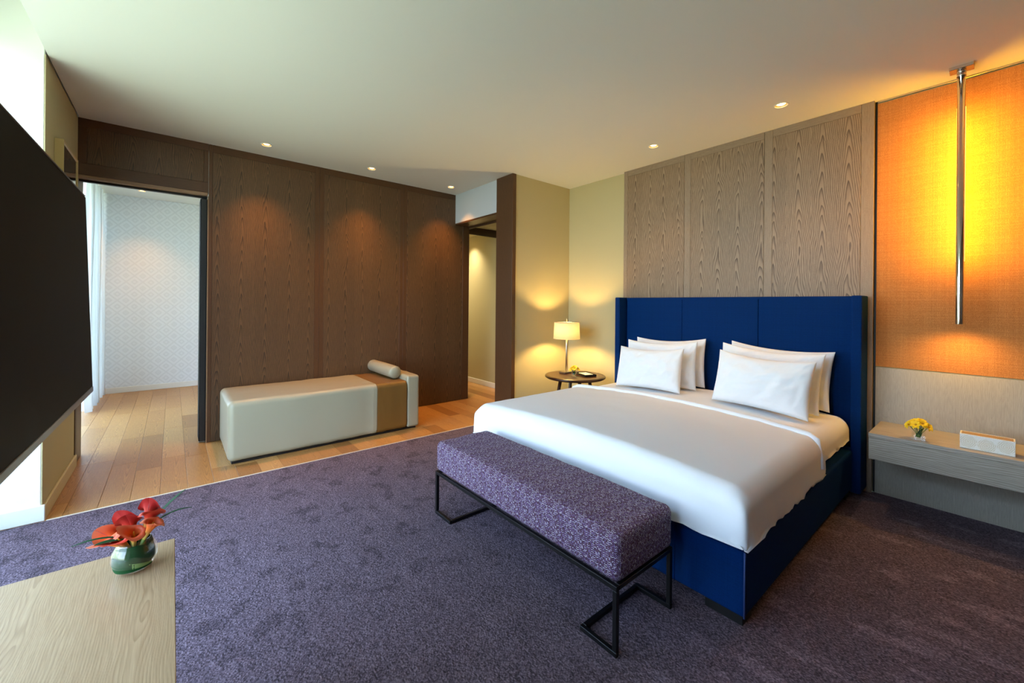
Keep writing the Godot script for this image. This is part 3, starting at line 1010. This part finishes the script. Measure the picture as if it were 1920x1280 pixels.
func bedding() -> void:
	var n := noise(61, 2.2, 3)
	# sheet near the pillows, as wide as the mattress, ending under the duvet
	var sh := 0.782
	var m := rbox(Vector3(1.968, 0.5, sh + 0.2), 0.085, 8, Vector3i(24, 8, 12), func(v: Vector3) -> Vector3:
		if absf(v.z) > sh * 0.5:
			v = unround(v, Vector3(0.984, 0.25, 9.0), 0.085)
		var p := Vector3(v.x, v.y - 0.25, clampf(v.z, -sh * 0.5, sh * 0.5))
		var dn := clampf((-0.06 - p.y) / 0.16, 0.0, 1.0)
		var up := 1.0 - clampf(-p.y / 0.14, 0.0, 1.0)
		var low := p.y < -0.155
		p.y = maxf(p.y, -0.155) + up * (crown(v.x + 3.302) + 0.003 * n.get_noise_2d(v.x * 3.0, v.z * 3.0))
		if absf(v.x) > 0.9:
			p.y += dn * 0.014 * n.get_noise_2d(v.x * 1.5, v.z * 4.0)
			p.x += signf(v.x) * dn * 0.004 * n.get_noise_2d(v.z * 6.0, v.y * 2.0)
		if low:
			p.x = signf(p.x) * maxf(absf(p.x), 0.978)
		return p, [[1, -1.0], [2, -1.0], [2, 1.0]])
	tag(obj("bed_sheet", m, M.sheet_linen, self, Vector3(3.302, 0.570, 0.218 + sh * 0.5)), "smooth white sheet under the pillows at the head of the bed", "sheet")
	# duvet
	var zl := 1.195
	var hem := -0.230                                     # below the top face
	var du := rbox(Vector3(2.02, 0.5, zl + 0.2), 0.085, 8, Vector3i(40, 10, 26), func(v0: Vector3) -> Vector3:
		var v := v0 - Vector3(0, 0, 0.1)
		if v.z < -zl * 0.5:
			v = unround(v, Vector3(1.01, 0.25, 9.0), 0.085)
			v.z = -zl * 0.5
		var cn := Vector2(absf(v.x) - (1.01 - 0.085), v.z - (zl * 0.5 - 0.085))
		if cn.x > 0.0 and cn.y > 0.0:                         # the two corners at the foot are folded sharp
			var cd := cn.normalized()
			var sq := 1.0 / pow(pow(cd.x, 9.0) + pow(cd.y, 9.0), 1.0 / 9.0)
			v += Vector3(signf(v.x) * cn.x, 0, cn.y) * (sq - 1.0) * smoothstep(0.24, 0.16, v.y)
		var p := v - Vector3(0, 0.25, 0)                      # top face at 0
		var dn := clampf((-0.06 - p.y) / 0.16, 0.0, 1.0)
		var up := 1.0 - clampf(-p.y / 0.14, 0.0, 1.0)
		var low := p.y < hem
		p.y = maxf(p.y, hem) + up * (crown(v.x + 3.302) + 0.004 * n.get_noise_2d(v.x * 1.2, v.z * 1.2))
		if absf(v.x) > 0.90:
			p.x += signf(v.x) * dn * (0.010 * n.get_noise_2d(v.z * 3.4 + 5.0, v.y * 1.2) + 0.010)
			p.y += dn * (0.020 * n.get_noise_2d(v.z * 2.6 + 1.0, 4.0) + 0.014 * (0.5 - v.z / zl))
		if v.z > zl * 0.5 - 0.09:
			p.z += dn * (0.006 * n.get_noise_2d(v.x * 2.6 + 15.0, v.y) + 0.006)
			p.y += dn * 0.010 * n.get_noise_2d(v.x * 2.0 + 1.0, 14.0)
		if low:
			if absf(v.x) > 0.9:
				p.x = signf(p.x) * maxf(absf(p.x), 1.004)
			if v.z > zl * 0.5 - 0.09:
				p.z = maxf(p.z, zl * 0.5 - 0.005)
		return p, [[1, -1.0], [2, -1.0]])
	var d := thing("duvet", "plain white duvet spread over the bed and tucked at the foot", "duvet", Vector3(3.302, 0.598, 1.0 + zl * 0.5))
	obj("cover", du, M.linen, d)
	# turned edge: a soft roll across the bed that drops over both sides
	var pts := []
	var rad := []
	for k in 61:
		var s := lerpf(-1.0, 1.0, k / 60.0)
		var x := s * 1.0
		var y := crown(3.302 + x) + 0.002
		var z := -zl * 0.5 + 0.012 + 0.010 * n.get_noise_2d(x * 2.0, 3.0)
		if absf(s) > 0.955:
			var q := (absf(s) - 0.955) / 0.045
			x = signf(s) * (0.955 + 0.062 * sin(q * PI / 2))
			y = 0.002 - 0.17 * q * q + crown(3.302 + x) * (1.0 - q)
			z += 0.06 * q
		pts.append(Vector3(x, y, z))
		rad.append(0.020)
	obj("turned_edge", done(tube(pts, rad, 10)), M.linen, d)

func pillow_mesh(w: float, h: float, th: float, seed_: int) -> ArrayMesh:
	var n := noise(seed_, 1.0, 3)
	var nu := 40
	var nv := 26
	var st := SurfaceTool.new()
	st.begin(Mesh.PRIMITIVE_TRIANGLES)
	for side in [1.0, -1.0]:
		var f := func(i: int, j: int) -> Vector3:
			var u := sin((float(i) / nu - 0.5) * PI)            # denser at the edges
			var v := sin((float(j) / nv - 0.5) * PI)
			var prof := pow(maxf(0.0, 1.0 - u * u), 0.40) * pow(maxf(0.0, 1.0 - v * v), 0.42)
			prof *= 1.0 - 0.12 * v                               # fuller below
			var x := u * w * 0.5 * (1.0 - 0.045 * (1.0 - v * v))
			var y := v * h * 0.5 * (1.0 - 0.075 * (1.0 - u * u))
			if v > 0.0:
				y -= 0.018 * v * (1.0 - u * u)
			var rip := n.get_noise_2d(u * 2.2 + side * 3.0, v * 2.0) * 0.012 + n.get_noise_2d(u * 7.0, v * 5.0 + side) * (0.003 + 0.009 * pow(maxf(absf(u), absf(v)), 3.0))
			var edge := 1.0 - pow(maxf(absf(u), absf(v)), 10.0)
			return Vector3(x, y + h * 0.5, side * (th * 0.5 * prof + rip * edge * (0.4 + prof)))
		sheet(nu, nv, f, side < 0.0, null, null, st)
	return done(st)

func pillows() -> void:
	var grp := "white pillows leaning on the headboard"
	# name: centre x, base y, base z, lean, width, height, thickness, turn
	var set_ := [
		["rearmost pillow of the left stack, against the blue headboard", 2.865, 0.617, 0.240, 0.12, 0.74, 0.46, 0.15, 0.0, 71],
		["middle pillow of the left stack, peeking out behind the front pillow", 2.87, 0.617, 0.425, 0.16, 0.73, 0.445, 0.16, 0.02, 72],
		["smooth front pillow of the left stack, nearest the round side table", 2.885, 0.617, 0.665, 0.26, 0.65, 0.40, 0.19, 0.02, 73],
		["rearmost pillow of the right stack, against the blue headboard", 3.80, 0.617, 0.240, 0.12, 0.75, 0.46, 0.15, 0.0, 74],
		["middle pillow of the right stack, peeking out behind the front pillow", 3.785, 0.617, 0.425, 0.16, 0.74, 0.455, 0.16, -0.02, 75],
		["plump creased front pillow of the right stack, nearest the wall shelf", 3.815, 0.617, 0.66, 0.24, 0.67, 0.42, 0.20, -0.02, 76]]
	for p in set_:
		var o := obj("pillow", pillow_mesh(p[5], p[6], p[7], p[9]), M.linen, self, Vector3(p[1], p[2], p[3]), Vector3(-p[4], p[8], 0.04 if p[1] < 3.3 else -0.045))
		tag(o, "white " + p[0], "pillow", grp)

func side_table() -> void:
	var c := Vector3(1.79, 0, 0.41)
	var t := thing("side_table", "round dark wood side table in the corner beside the bed", "table", c)
	obj("table_top", lathe([[0.0, 0.540], [0.335, 0.540], [0.352, 0.551], [0.353, 0.560], [0.348, 0.569], [0.30, 0.57], [0.0, 0.57]], 64), M.table_walnut, t)
	for k in 4:
		var g := TAU * k / 4.0 + 0.55
		var o := Vector3(cos(g), 0, sin(g))
		obj("leg", done(tube([o * 0.27, o * 0.22 + Vector3(0, 0.27, 0), o * 0.17 + Vector3(0, 0.54, 0)], [0.013, 0.018, 0.021], 12)), M.table_walnut, t)
	table_lamp(Vector3(1.63, 0.571, 0.385))
	# tray with a note pad
	var tr := thing("tray", "small dark tray on the round side table", "tray", Vector3(1.87, 0.5705, 0.31), -0.35)
	obj("tray_floor", cbox(Vector3(0.23, 0.006, 0.15), 0.002), M.black_wood, tr, Vector3(0, 0.003, 0))
	for s in [-1.0, 1.0]:
		obj("rim", cbox(Vector3(0.23, 0.016, 0.006), 0.001), M.black_wood, tr, Vector3(0, 0.0145, s * 0.072))
		obj("rim", cbox(Vector3(0.006, 0.016, 0.138), 0.001), M.black_wood, tr, Vector3(s * 0.112, 0.0145, 0))
	tag(obj("note_pad", cbox(Vector3(0.16, 0.012, 0.10), 0.001), M.paper, self, Vector3(1.87, 0.5835, 0.31), Vector3(0, -0.35, 0)), "small white note pad lying in the dark tray", "note pad")
	posy(Vector3(1.835, 0.5705, 0.475), 0.034, 0.055, 8, "on the round side table", 5, false)

func wall_shelf() -> void:
	var t := thing("wall_shelf", "floating grey wood bedside shelf with a drawer under the orange panel", "shelf", Vector3(4.424, 0.37, -0.034))
	pbox("shelf_top", Vector3(4.424, 0.518, -0.034), Vector3(6.2, 0.547, 0.41), M.shelf_veneer, t, 0.0015, 0, Vector2(0.1, 0.2))
	pbox("drawer_front", Vector3(4.426, 0.371, 0.388), Vector3(6.198, 0.5165, 0.409), M.shelf_veneer, t, 0.0015, 0, Vector2(0.0, 1.1))
	pbox("body", Vector3(4.428, 0.374, -0.034), Vector3(6.196, 0.517, 0.386), M.headboard_stile, t, 0.001, 0)
	# carved box
	var b := thing("tissue_box", "long pale carved box with gold top standing on the wall shelf", "box", Vector3(4.948, 0.5475, 0.295))
	obj("front", cbox(Vector3(0.216, 0.086, 0.006), 0.001, 1, Vector2(0.11, 0.043)), M.lace, b, Vector3(0, 0.043, 0.042))
	obj("back", cbox(Vector3(0.216, 0.086, 0.006), 0.001, 1, Vector2(0.11, 0.043)), M.lace, b, Vector3(0, 0.043, -0.042))
	for s in [-1.0, 1.0]:
		obj("side", cbox(Vector3(0.006, 0.086, 0.077), 0.001, 1, Vector2(0.11, 0.043)), M.lace, b, Vector3(s * 0.105, 0.043, 0))
	obj("lid", cbox(Vector3(0.203, 0.004, 0.077), 0.001), M.gold_top, b, Vector3(0, 0.0835, 0))
	posy(Vector3(4.662, 0.5475, 0.345), 0.034, 0.066, 11, "on the wall shelf", 15, true)

# ---------------------------------------------------------------- flowers
func bloom(r: float, seed_: int) -> ArrayMesh:
	var rn := RandomNumberGenerator.new()
	rn.seed = seed_
	var st := SurfaceTool.new()
	st.begin(Mesh.PRIMITIVE_TRIANGLES)
	for ringk in 2:
		for k in 6:
			var g := TAU * k / 6.0 + ringk * 0.5 + rn.randf_range(-0.12, 0.12)
			var lift := 0.35 + 0.35 * ringk + rn.randf_range(-0.1, 0.15)
			var L := r * (1.0 - 0.2 * ringk)
			var f := func(i: int, j: int) -> Vector3:
				var s := float(i) / 5.0
				var v := float(j) / 4.0 - 0.5
				var w := r * 0.62 * pow(sin(PI * (0.12 + 0.84 * s)), 0.8)
				var rad := L * s
				var y := L * (lift * s - 0.35 * s * s) + absf(v) * absf(v) * w * 0.8
				return Vector3(cos(g) * rad - sin(g) * v * w, y, sin(g) * rad + cos(g) * v * w)
			sheet(5, 4, f, true, null, null, st)
	return done(st)

func posy(at: Vector3, hw: float, vh: float, count: int, where: String, seed_: int, square: bool) -> void:
	var v := thing("glass_vase", ("small square glass vase of yellow flowers " if square else "tiny glass vase of yellow flowers ") + where, "vase", at)
	if square:
		for s in [-1.0, 1.0]:
			obj("glass_side", cbox(Vector3(0.004, vh, hw * 2.0), 0.001), M.glass, v, Vector3(s * (hw - 0.002), vh * 0.5, 0))
			obj("glass_side", cbox(Vector3(hw * 2.0 - 0.0085, vh, 0.004), 0.001), M.glass, v, Vector3(0, vh * 0.5, s * (hw - 0.002)))
		obj("glass_floor", cbox(Vector3(hw * 2.0 - 0.0085, 0.008, hw * 2.0 - 0.0085), 0.001), M.glass, v, Vector3(0, 0.004, 0))
		obj("water", cbox(Vector3(hw * 2.0 - 0.010, vh * 0.55, hw * 2.0 - 0.010), 0.001), M.water, v, Vector3(0, 0.009 + vh * 0.275, 0))
	else:
		obj("glass_side", lathe([[0.0, 0.0], [hw * 0.8, 0.0], [hw, vh * 0.4], [hw * 0.8, vh], [hw * 0.75, vh], [hw * 0.94, vh * 0.4], [hw * 0.74, 0.004], [0.0, 0.004]], 24), M.glass, v)
	var rn := RandomNumberGenerator.new()
	rn.seed = seed_
	# leaf in the vase
	for k in 2:
		var g := 0.6 + k * 2.2
		var f := func(i: int, j: int) -> Vector3:
			var s := float(i) / 8.0
			var q := float(j) / 4.0 - 0.5
			var w := hw * 0.75 * sin(PI * (0.06 + 0.9 * s))
			return Vector3(cos(g) * (s - 0.5) * hw * 1.1 - sin(g) * q * w, 0.012 + s * vh * 0.95, sin(g) * (s - 0.5) * hw * 1.1 + cos(g) * q * w + 0.004 * cos(q * 3.0))
		obj("leaf", done(sheet(8, 4, f)), M.leaf_green, v)
	var r := hw * 0.92
	for k in count:
		var a := k * 2.399
		var d := sqrt((k + 0.5) / count)
		var tip := Vector3(cos(a) * d * hw * 1.55, vh + hw * (1.55 - 1.05 * d * d), sin(a) * d * hw * 1.2)
		var b := thing("yellow_flower", "yellow blossom in the small glass vase " + where, "flower", at, 0.0, "yellow flowers " + where)
		obj("stem", done(tube([Vector3(tip.x * 0.15, 0.014, tip.z * 0.15), Vector3(tip.x * 0.35, vh * 0.7, tip.z * 0.35), tip], [0.0016, 0.0016, 0.002], 6)), M.stem_green, b)
		var out := (Vector3(tip.x, 0.0, tip.z) * 1.1 / maxf(hw, 0.001) + Vector3(0, 1.0, 0.25)).normalized()
		var bl := obj("petals", bloom(r, seed_ * 50 + k), M.yellow_petal, b, tip)
		bl.basis = Basis(Quaternion(Vector3.UP, out))
		var ht := obj("heart", lathe([[0.0, 0.0], [r * 0.2, 0.002], [r * 0.16, r * 0.22], [0.0, r * 0.3]], 10), M.yellow_heart, b, tip)
		ht.basis = bl.basis

# one calla lily: a funnel with a flared, pointed lip; base at the origin, opening along +y
func calla(L: float, R: float, seed_: int) -> ArrayMesh:
	var n := noise(seed_, 1.0, 2)
	var seg := 28
	var rows := 14
	var f := func(i: int, j: int) -> Vector3:
		var s := float(i) / rows
		var g := TAU * float(j) / seg
		var tipw := pow(0.5 + 0.5 * cos(g), 3.0)                # the pointed side
		var over := 0.0 if j < seg else 0.06                    # one edge wraps over the other
		var rad := R * (0.16 + 0.16 * s + 0.68 * pow(s, 3.0)) * (1.0 + 0.25 * tipw * s * s) - over * R * s
		rad *= 1.0 + 0.10 * n.get_noise_2d(g * 1.2, s) * s
		var y := L * (s - 0.22 * pow(s, 5.0) * (1.0 - tipw)) + L * 0.10 * tipw * s * s
		y -= L * 0.16 * pow(s, 8.0) * (1.0 - tipw)              # lip rolls outwards
		return Vector3(cos(g) * rad, y, sin(g) * rad)
	var rd: int = [0, 0, 1, 2, 1, 0, 1, 2, 0][seed_ % 9]
	var cols := [Color(0.34, 0.40, 0.08), Color(0.70, 0.46, 0.10), [Color(0.80, 0.20, 0.03), Color(0.62, 0.05, 0.02), Color(0.78, 0.13, 0.02)][rd], [Color(0.76, 0.10, 0.02), Color(0.42, 0.015, 0.015), Color(0.60, 0.03, 0.02)][rd], [Color(0.80, 0.24, 0.12), Color(0.40, 0.02, 0.02), Color(0.72, 0.10, 0.05)][rd]]
	var colf := func(i: int, _j: int) -> Color:
		var s := float(i) / rows * 3.999
		var k := int(s)
		return (cols[k] as Color).lerp(cols[k + 1], s - k)
	return done(sheet(rows, seg, f, false, null, colf))

func lilies() -> void:
	var at := Vector3(3.385, 0.6205, 4.138)
	var v := thing("round_vase", "round bubble glass vase of calla lilies on the oak console", "vase", at)
	obj("bowl", lathe([[0.0000, 0.0000], [0.0282, 0.0000], [0.0415, 0.0100], [0.0523, 0.0349], [0.0498, 0.0598], [0.0382, 0.0813], [0.0365, 0.0863], [0.0344, 0.0863], [0.0361, 0.0805], [0.0473, 0.0589], [0.0498, 0.0349], [0.0390, 0.0116], [0.0274, 0.0042], [0.0000, 0.0042]], 48), M.glass, v)
	obj("water", lathe([[0.0000, 0.0050], [0.0266, 0.0058], [0.0382, 0.0124], [0.0486, 0.0349], [0.0477, 0.0498], [0.0000, 0.0498]], 40), M.water, v)
	# broad leaves curled round inside the bowl
	for q in [[-1.0, 0.034, 0.018, "leaf_light"], [2.2, 0.050, 0.060, "leaf_green"], [4.3, 0.052, 0.056, "leaf_green"], [0.6, 0.055, 0.054, "leaf_green"], [5.2, 0.028, 0.040, "leaf_green"], [2.0, 0.028, 0.044, "leaf_green"]]:
		var f := func(i: int, j: int) -> Vector3:
			var s := float(i) / 26.0
			var g: float = q[0] + s * 3.4
			var y: float = q[1] + (s - 0.5) * 0.03 + (float(j) / 4.0 - 0.5) * q[2] * sin(PI * (0.05 + 0.9 * s))
			y = clampf(y, 0.012, 0.080)
			var rad := (0.0475 if q[3] == "leaf_light" else 0.0465 - 0.002 * sin(q[0] * 3.0 + s * 2.0)) - 0.9 * pow(absf(y - 0.038), 1.6)
			return Vector3(cos(g) * rad, y, sin(g) * rad)
		obj("curled_leaf", done(sheet(26, 4, f)), M[q[3]], v)
	# blooms: where the opening stands (right, up, away as seen from the bed), length, radius
	var rt := Vector3(0.64, 0, -0.768)
	var aw := Vector3(-0.768, 0, -0.64)
	var set_ := [
		[-0.088, 0.120, -0.004, 0.085, 0.029, "pale-edged calla lily hanging lowest on the window side of the bunch"],
		[-0.052, 0.128, -0.040, 0.085, 0.029, "orange calla lily at the front left of the bunch"],
		[-0.060, 0.150, 0.032, 0.085, 0.029, "dark red calla lily at the back left of the bunch"],
		[-0.010, 0.136, -0.048, 0.080, 0.027, "orange-red calla lily with green throat facing the bed"],
		[-0.015, 0.166, 0.000, 0.085, 0.030, "deep red calla lily in the middle of the bunch"],
		[0.036, 0.152, -0.038, 0.085, 0.028, "orange calla lily with yellow throat right of the middle"],
		[0.006, 0.180, 0.050, 0.085, 0.028, "dark red calla lily standing at the back of the bunch"],
		[0.048, 0.182, 0.010, 0.088, 0.028, "red calla lily standing highest in the bunch"],
		[0.088, 0.172, -0.022, 0.095, 0.028, "red-tipped calla lily leaning out farthest over the table corner"]]
	for k in set_.size():
		var q: Array = set_[k]
		var tip: Vector3 = rt * (q[0] * 0.88) + aw * q[2] + Vector3(0, q[1] - 0.018, 0)
		var b := thing("calla_lily", q[5], "flower", at, 0.0, "calla lilies in the round vase")
		var dir := (tip - Vector3(tip.x * 0.2, 0.06, tip.z * 0.2)).normalized()
		var basep: Vector3 = tip - dir * q[3] * 0.85
		obj("stem", done(tube([Vector3(tip.x * 0.22, 0.012, tip.z * 0.22), Vector3(basep.x * 0.42, 0.05, basep.z * 0.42), basep + dir * 0.006], [0.0035, 0.004, 0.0055], 8)), M.stem_green, b)
		var o := obj("spathe", calla(q[3], q[4], 90 + k), M.petal, b, basep)
		o.basis = Basis(Quaternion(Vector3.UP, dir)) * Basis(Vector3.UP, atan2(aw.z, -aw.x) + [0.6, -0.5, 0.2, -0.2, 0.5, -0.7, 0.3, 1.0, 0.5][k])
		var sp := obj("spadix", done(tube([Vector3.ZERO, Vector3(0, q[3] * 0.35, 0), Vector3(0, q[3] * 0.6, 0)], [0.0025, 0.003, 0.0015], 8)), M.yellow_heart, b, basep + dir * 0.012)
		sp.basis = o.basis
	# leaf blades reaching out of the bowl
	var blades := [
		[Vector3(0.01, 0.10, 0.02), Vector3(0.01, 0.125, 0.07), Vector3(0.02, 0.118, 0.125), 0.011, "slim dark leaf blade reaching left out of the round vase"],
		[Vector3(0.02, 0.10, 0.02), Vector3(0.035, 0.112, 0.05), Vector3(0.05, 0.118, 0.078), 0.022, "broad dark leaf curling over the rim of the round vase"],
		[Vector3(0.0, 0.10, -0.02), Vector3(0.0, 0.15, -0.075), Vector3(0.02, 0.145, -0.13), 0.011, "slim dark leaf blade arching right out of the round vase"],
		[Vector3(-0.01, 0.10, -0.02), Vector3(-0.02, 0.165, -0.08), Vector3(-0.02, 0.19, -0.115), 0.02, "broad dark leaf standing behind the right-hand lilies"]]
	for q in blades:
		var o := obj("leaf_blade", blade(q[0], q[1], q[2], q[3]), M.leaf_green, self, at)
		tag(o, q[4], "leaf", "leaf blades in the round vase")

func blade(a: Vector3, b: Vector3, c: Vector3, w: float) -> ArrayMesh:
	var pt := func(s: float) -> Vector3: return a.lerp(b, s).lerp(b.lerp(c, s), s)
	var f := func(i: int, j: int) -> Vector3:
		var s := float(i) / 14.0
		var p: Vector3 = pt.call(s)
		var d: Vector3 = (pt.call(minf(s + 0.05, 1.05)) - pt.call(s - 0.05)).normalized()
		var side := d.cross(Vector3.UP).normalized()
		var g := float(j) / 8.0 * TAU
		var ww := w * 0.5 * pow(sin(PI * (0.1 + 0.88 * s)), 0.7)
		return p + side * cos(g) * ww + d.cross(side) * (sin(g) * 0.0008 - absf(cos(g)) * ww * 0.3)
	return done(sheet(14, 8, f))

# ---------------------------------------------------------------- console, television, mirror
func console() -> void:
	var t := thing("console", "light oak console table under the television", "console", Vector3(3.259, 0, 4.047))
	pbox("table_top", Vector3(3.259, 0.585, 4.047), Vector3(5.9, 0.62, 4.60), M.console_oak, t, 0.0015, 0, Vector2(0.1, 0.3))
	pbox("carcass", Vector3(3.30, 0.06, 4.07), Vector3(5.86, 0.584, 4.585), M.console_oak, t, 0.002, 0, Vector2(0.3, 0.8))
	pbox("plinth", Vector3(3.34, 0.0, 4.10), Vector3(5.82, 0.06, 4.56), M.black_wood, t, 0.002, 0)
	# television leaning a little towards the bed
	var tv := thing("television", "large black flat television standing over the oak console", "television", Vector3(3.40, 0.0, 4.318))
	var far_x := 2.691
	var w := 1.39
	var hgt := 0.778
	var holder := Node3D.new()
	holder.name = "panel"
	tv.add_child(holder)
	holder.position = Vector3(far_x + w * 0.5 - 3.40, 1.425, 0.007)
	holder.rotation = Vector3(0.032, -0.0148, 0.0)
	obj("screen", cbox(Vector3(w - 0.014, hgt - 0.034, 0.004), 0.001), M.screen, holder, Vector3(0, 0.007, -0.0025))
	obj("bezel", cbox(Vector3(w, hgt, 0.03), 0.003), M.dark_plastic, holder, Vector3(0, 0, 0.0155))
	obj("top_trim", cbox(Vector3(w - 0.002, 0.004, 0.004), 0.001), M.grey_metal, holder, Vector3(0, hgt * 0.5 - 0.0045, -0.002))
	obj("bottom_trim", cbox(Vector3(w - 0.004, 0.020, 0.005), 0.0015), M.grey_metal, holder, Vector3(0, -hgt * 0.5 + 0.0135, -0.003))
	obj("rear_housing", rbox(Vector3(w * 0.7, hgt * 0.6, 0.04), 0.015, 3), M.dark_plastic, holder, Vector3(0.1, -0.05, 0.0515))
	var neck := tube([Vector3(0.75, 0.63, 0.10), Vector3(0.75, 1.1, 0.10), Vector3(0.75, 1.35, 0.085)], [0.03, 0.03, 0.03], 16)
	obj("neck", done(neck), M.black_metal, tv)
	obj("stand_foot", cbox(Vector3(0.5, 0.014, 0.26), 0.004), M.black_metal, tv, Vector3(0.85, 0.6275, 0.12))
	# shallow box mirror on the short beige wall
	var m := thing("wall_mirror", "shallow gilt-edged mirror hung on the short beige wall behind the television", "mirror", Vector3(0.57, 1.6, ZW))
	var x0 := 0.30
	var x1 := 0.862
	var y0 := 1.25
	var y1 := 2.508
	var zf := 4.640
	for q in [[x0, x0 + 0.016, y0, y1], [x1 - 0.016, x1, y0, y1], [x0 + 0.0165, x1 - 0.0165, y0, y0 + 0.016], [x0 + 0.0165, x1 - 0.0165, y1 - 0.016, y1]]:
		pbox("frame_side", Vector3(q[0], q[2], zf), Vector3(q[1], q[3], ZW - 0.0005), M.gilt_frame, m, 0.0015)
	pbox("glass", Vector3(x0 + 0.017, y0 + 0.017, zf + 0.006), Vector3(x1 - 0.017, y1 - 0.017, zf + 0.012), M.mirror, m, 0.0)

func _ready() -> void:
	setup_view()
	make_materials()
	build_shell()
	lamps()
	bed()
	pillows()
	bench()
	daybed()
	console()
	wall_shelf()
	side_table()
	lilies()
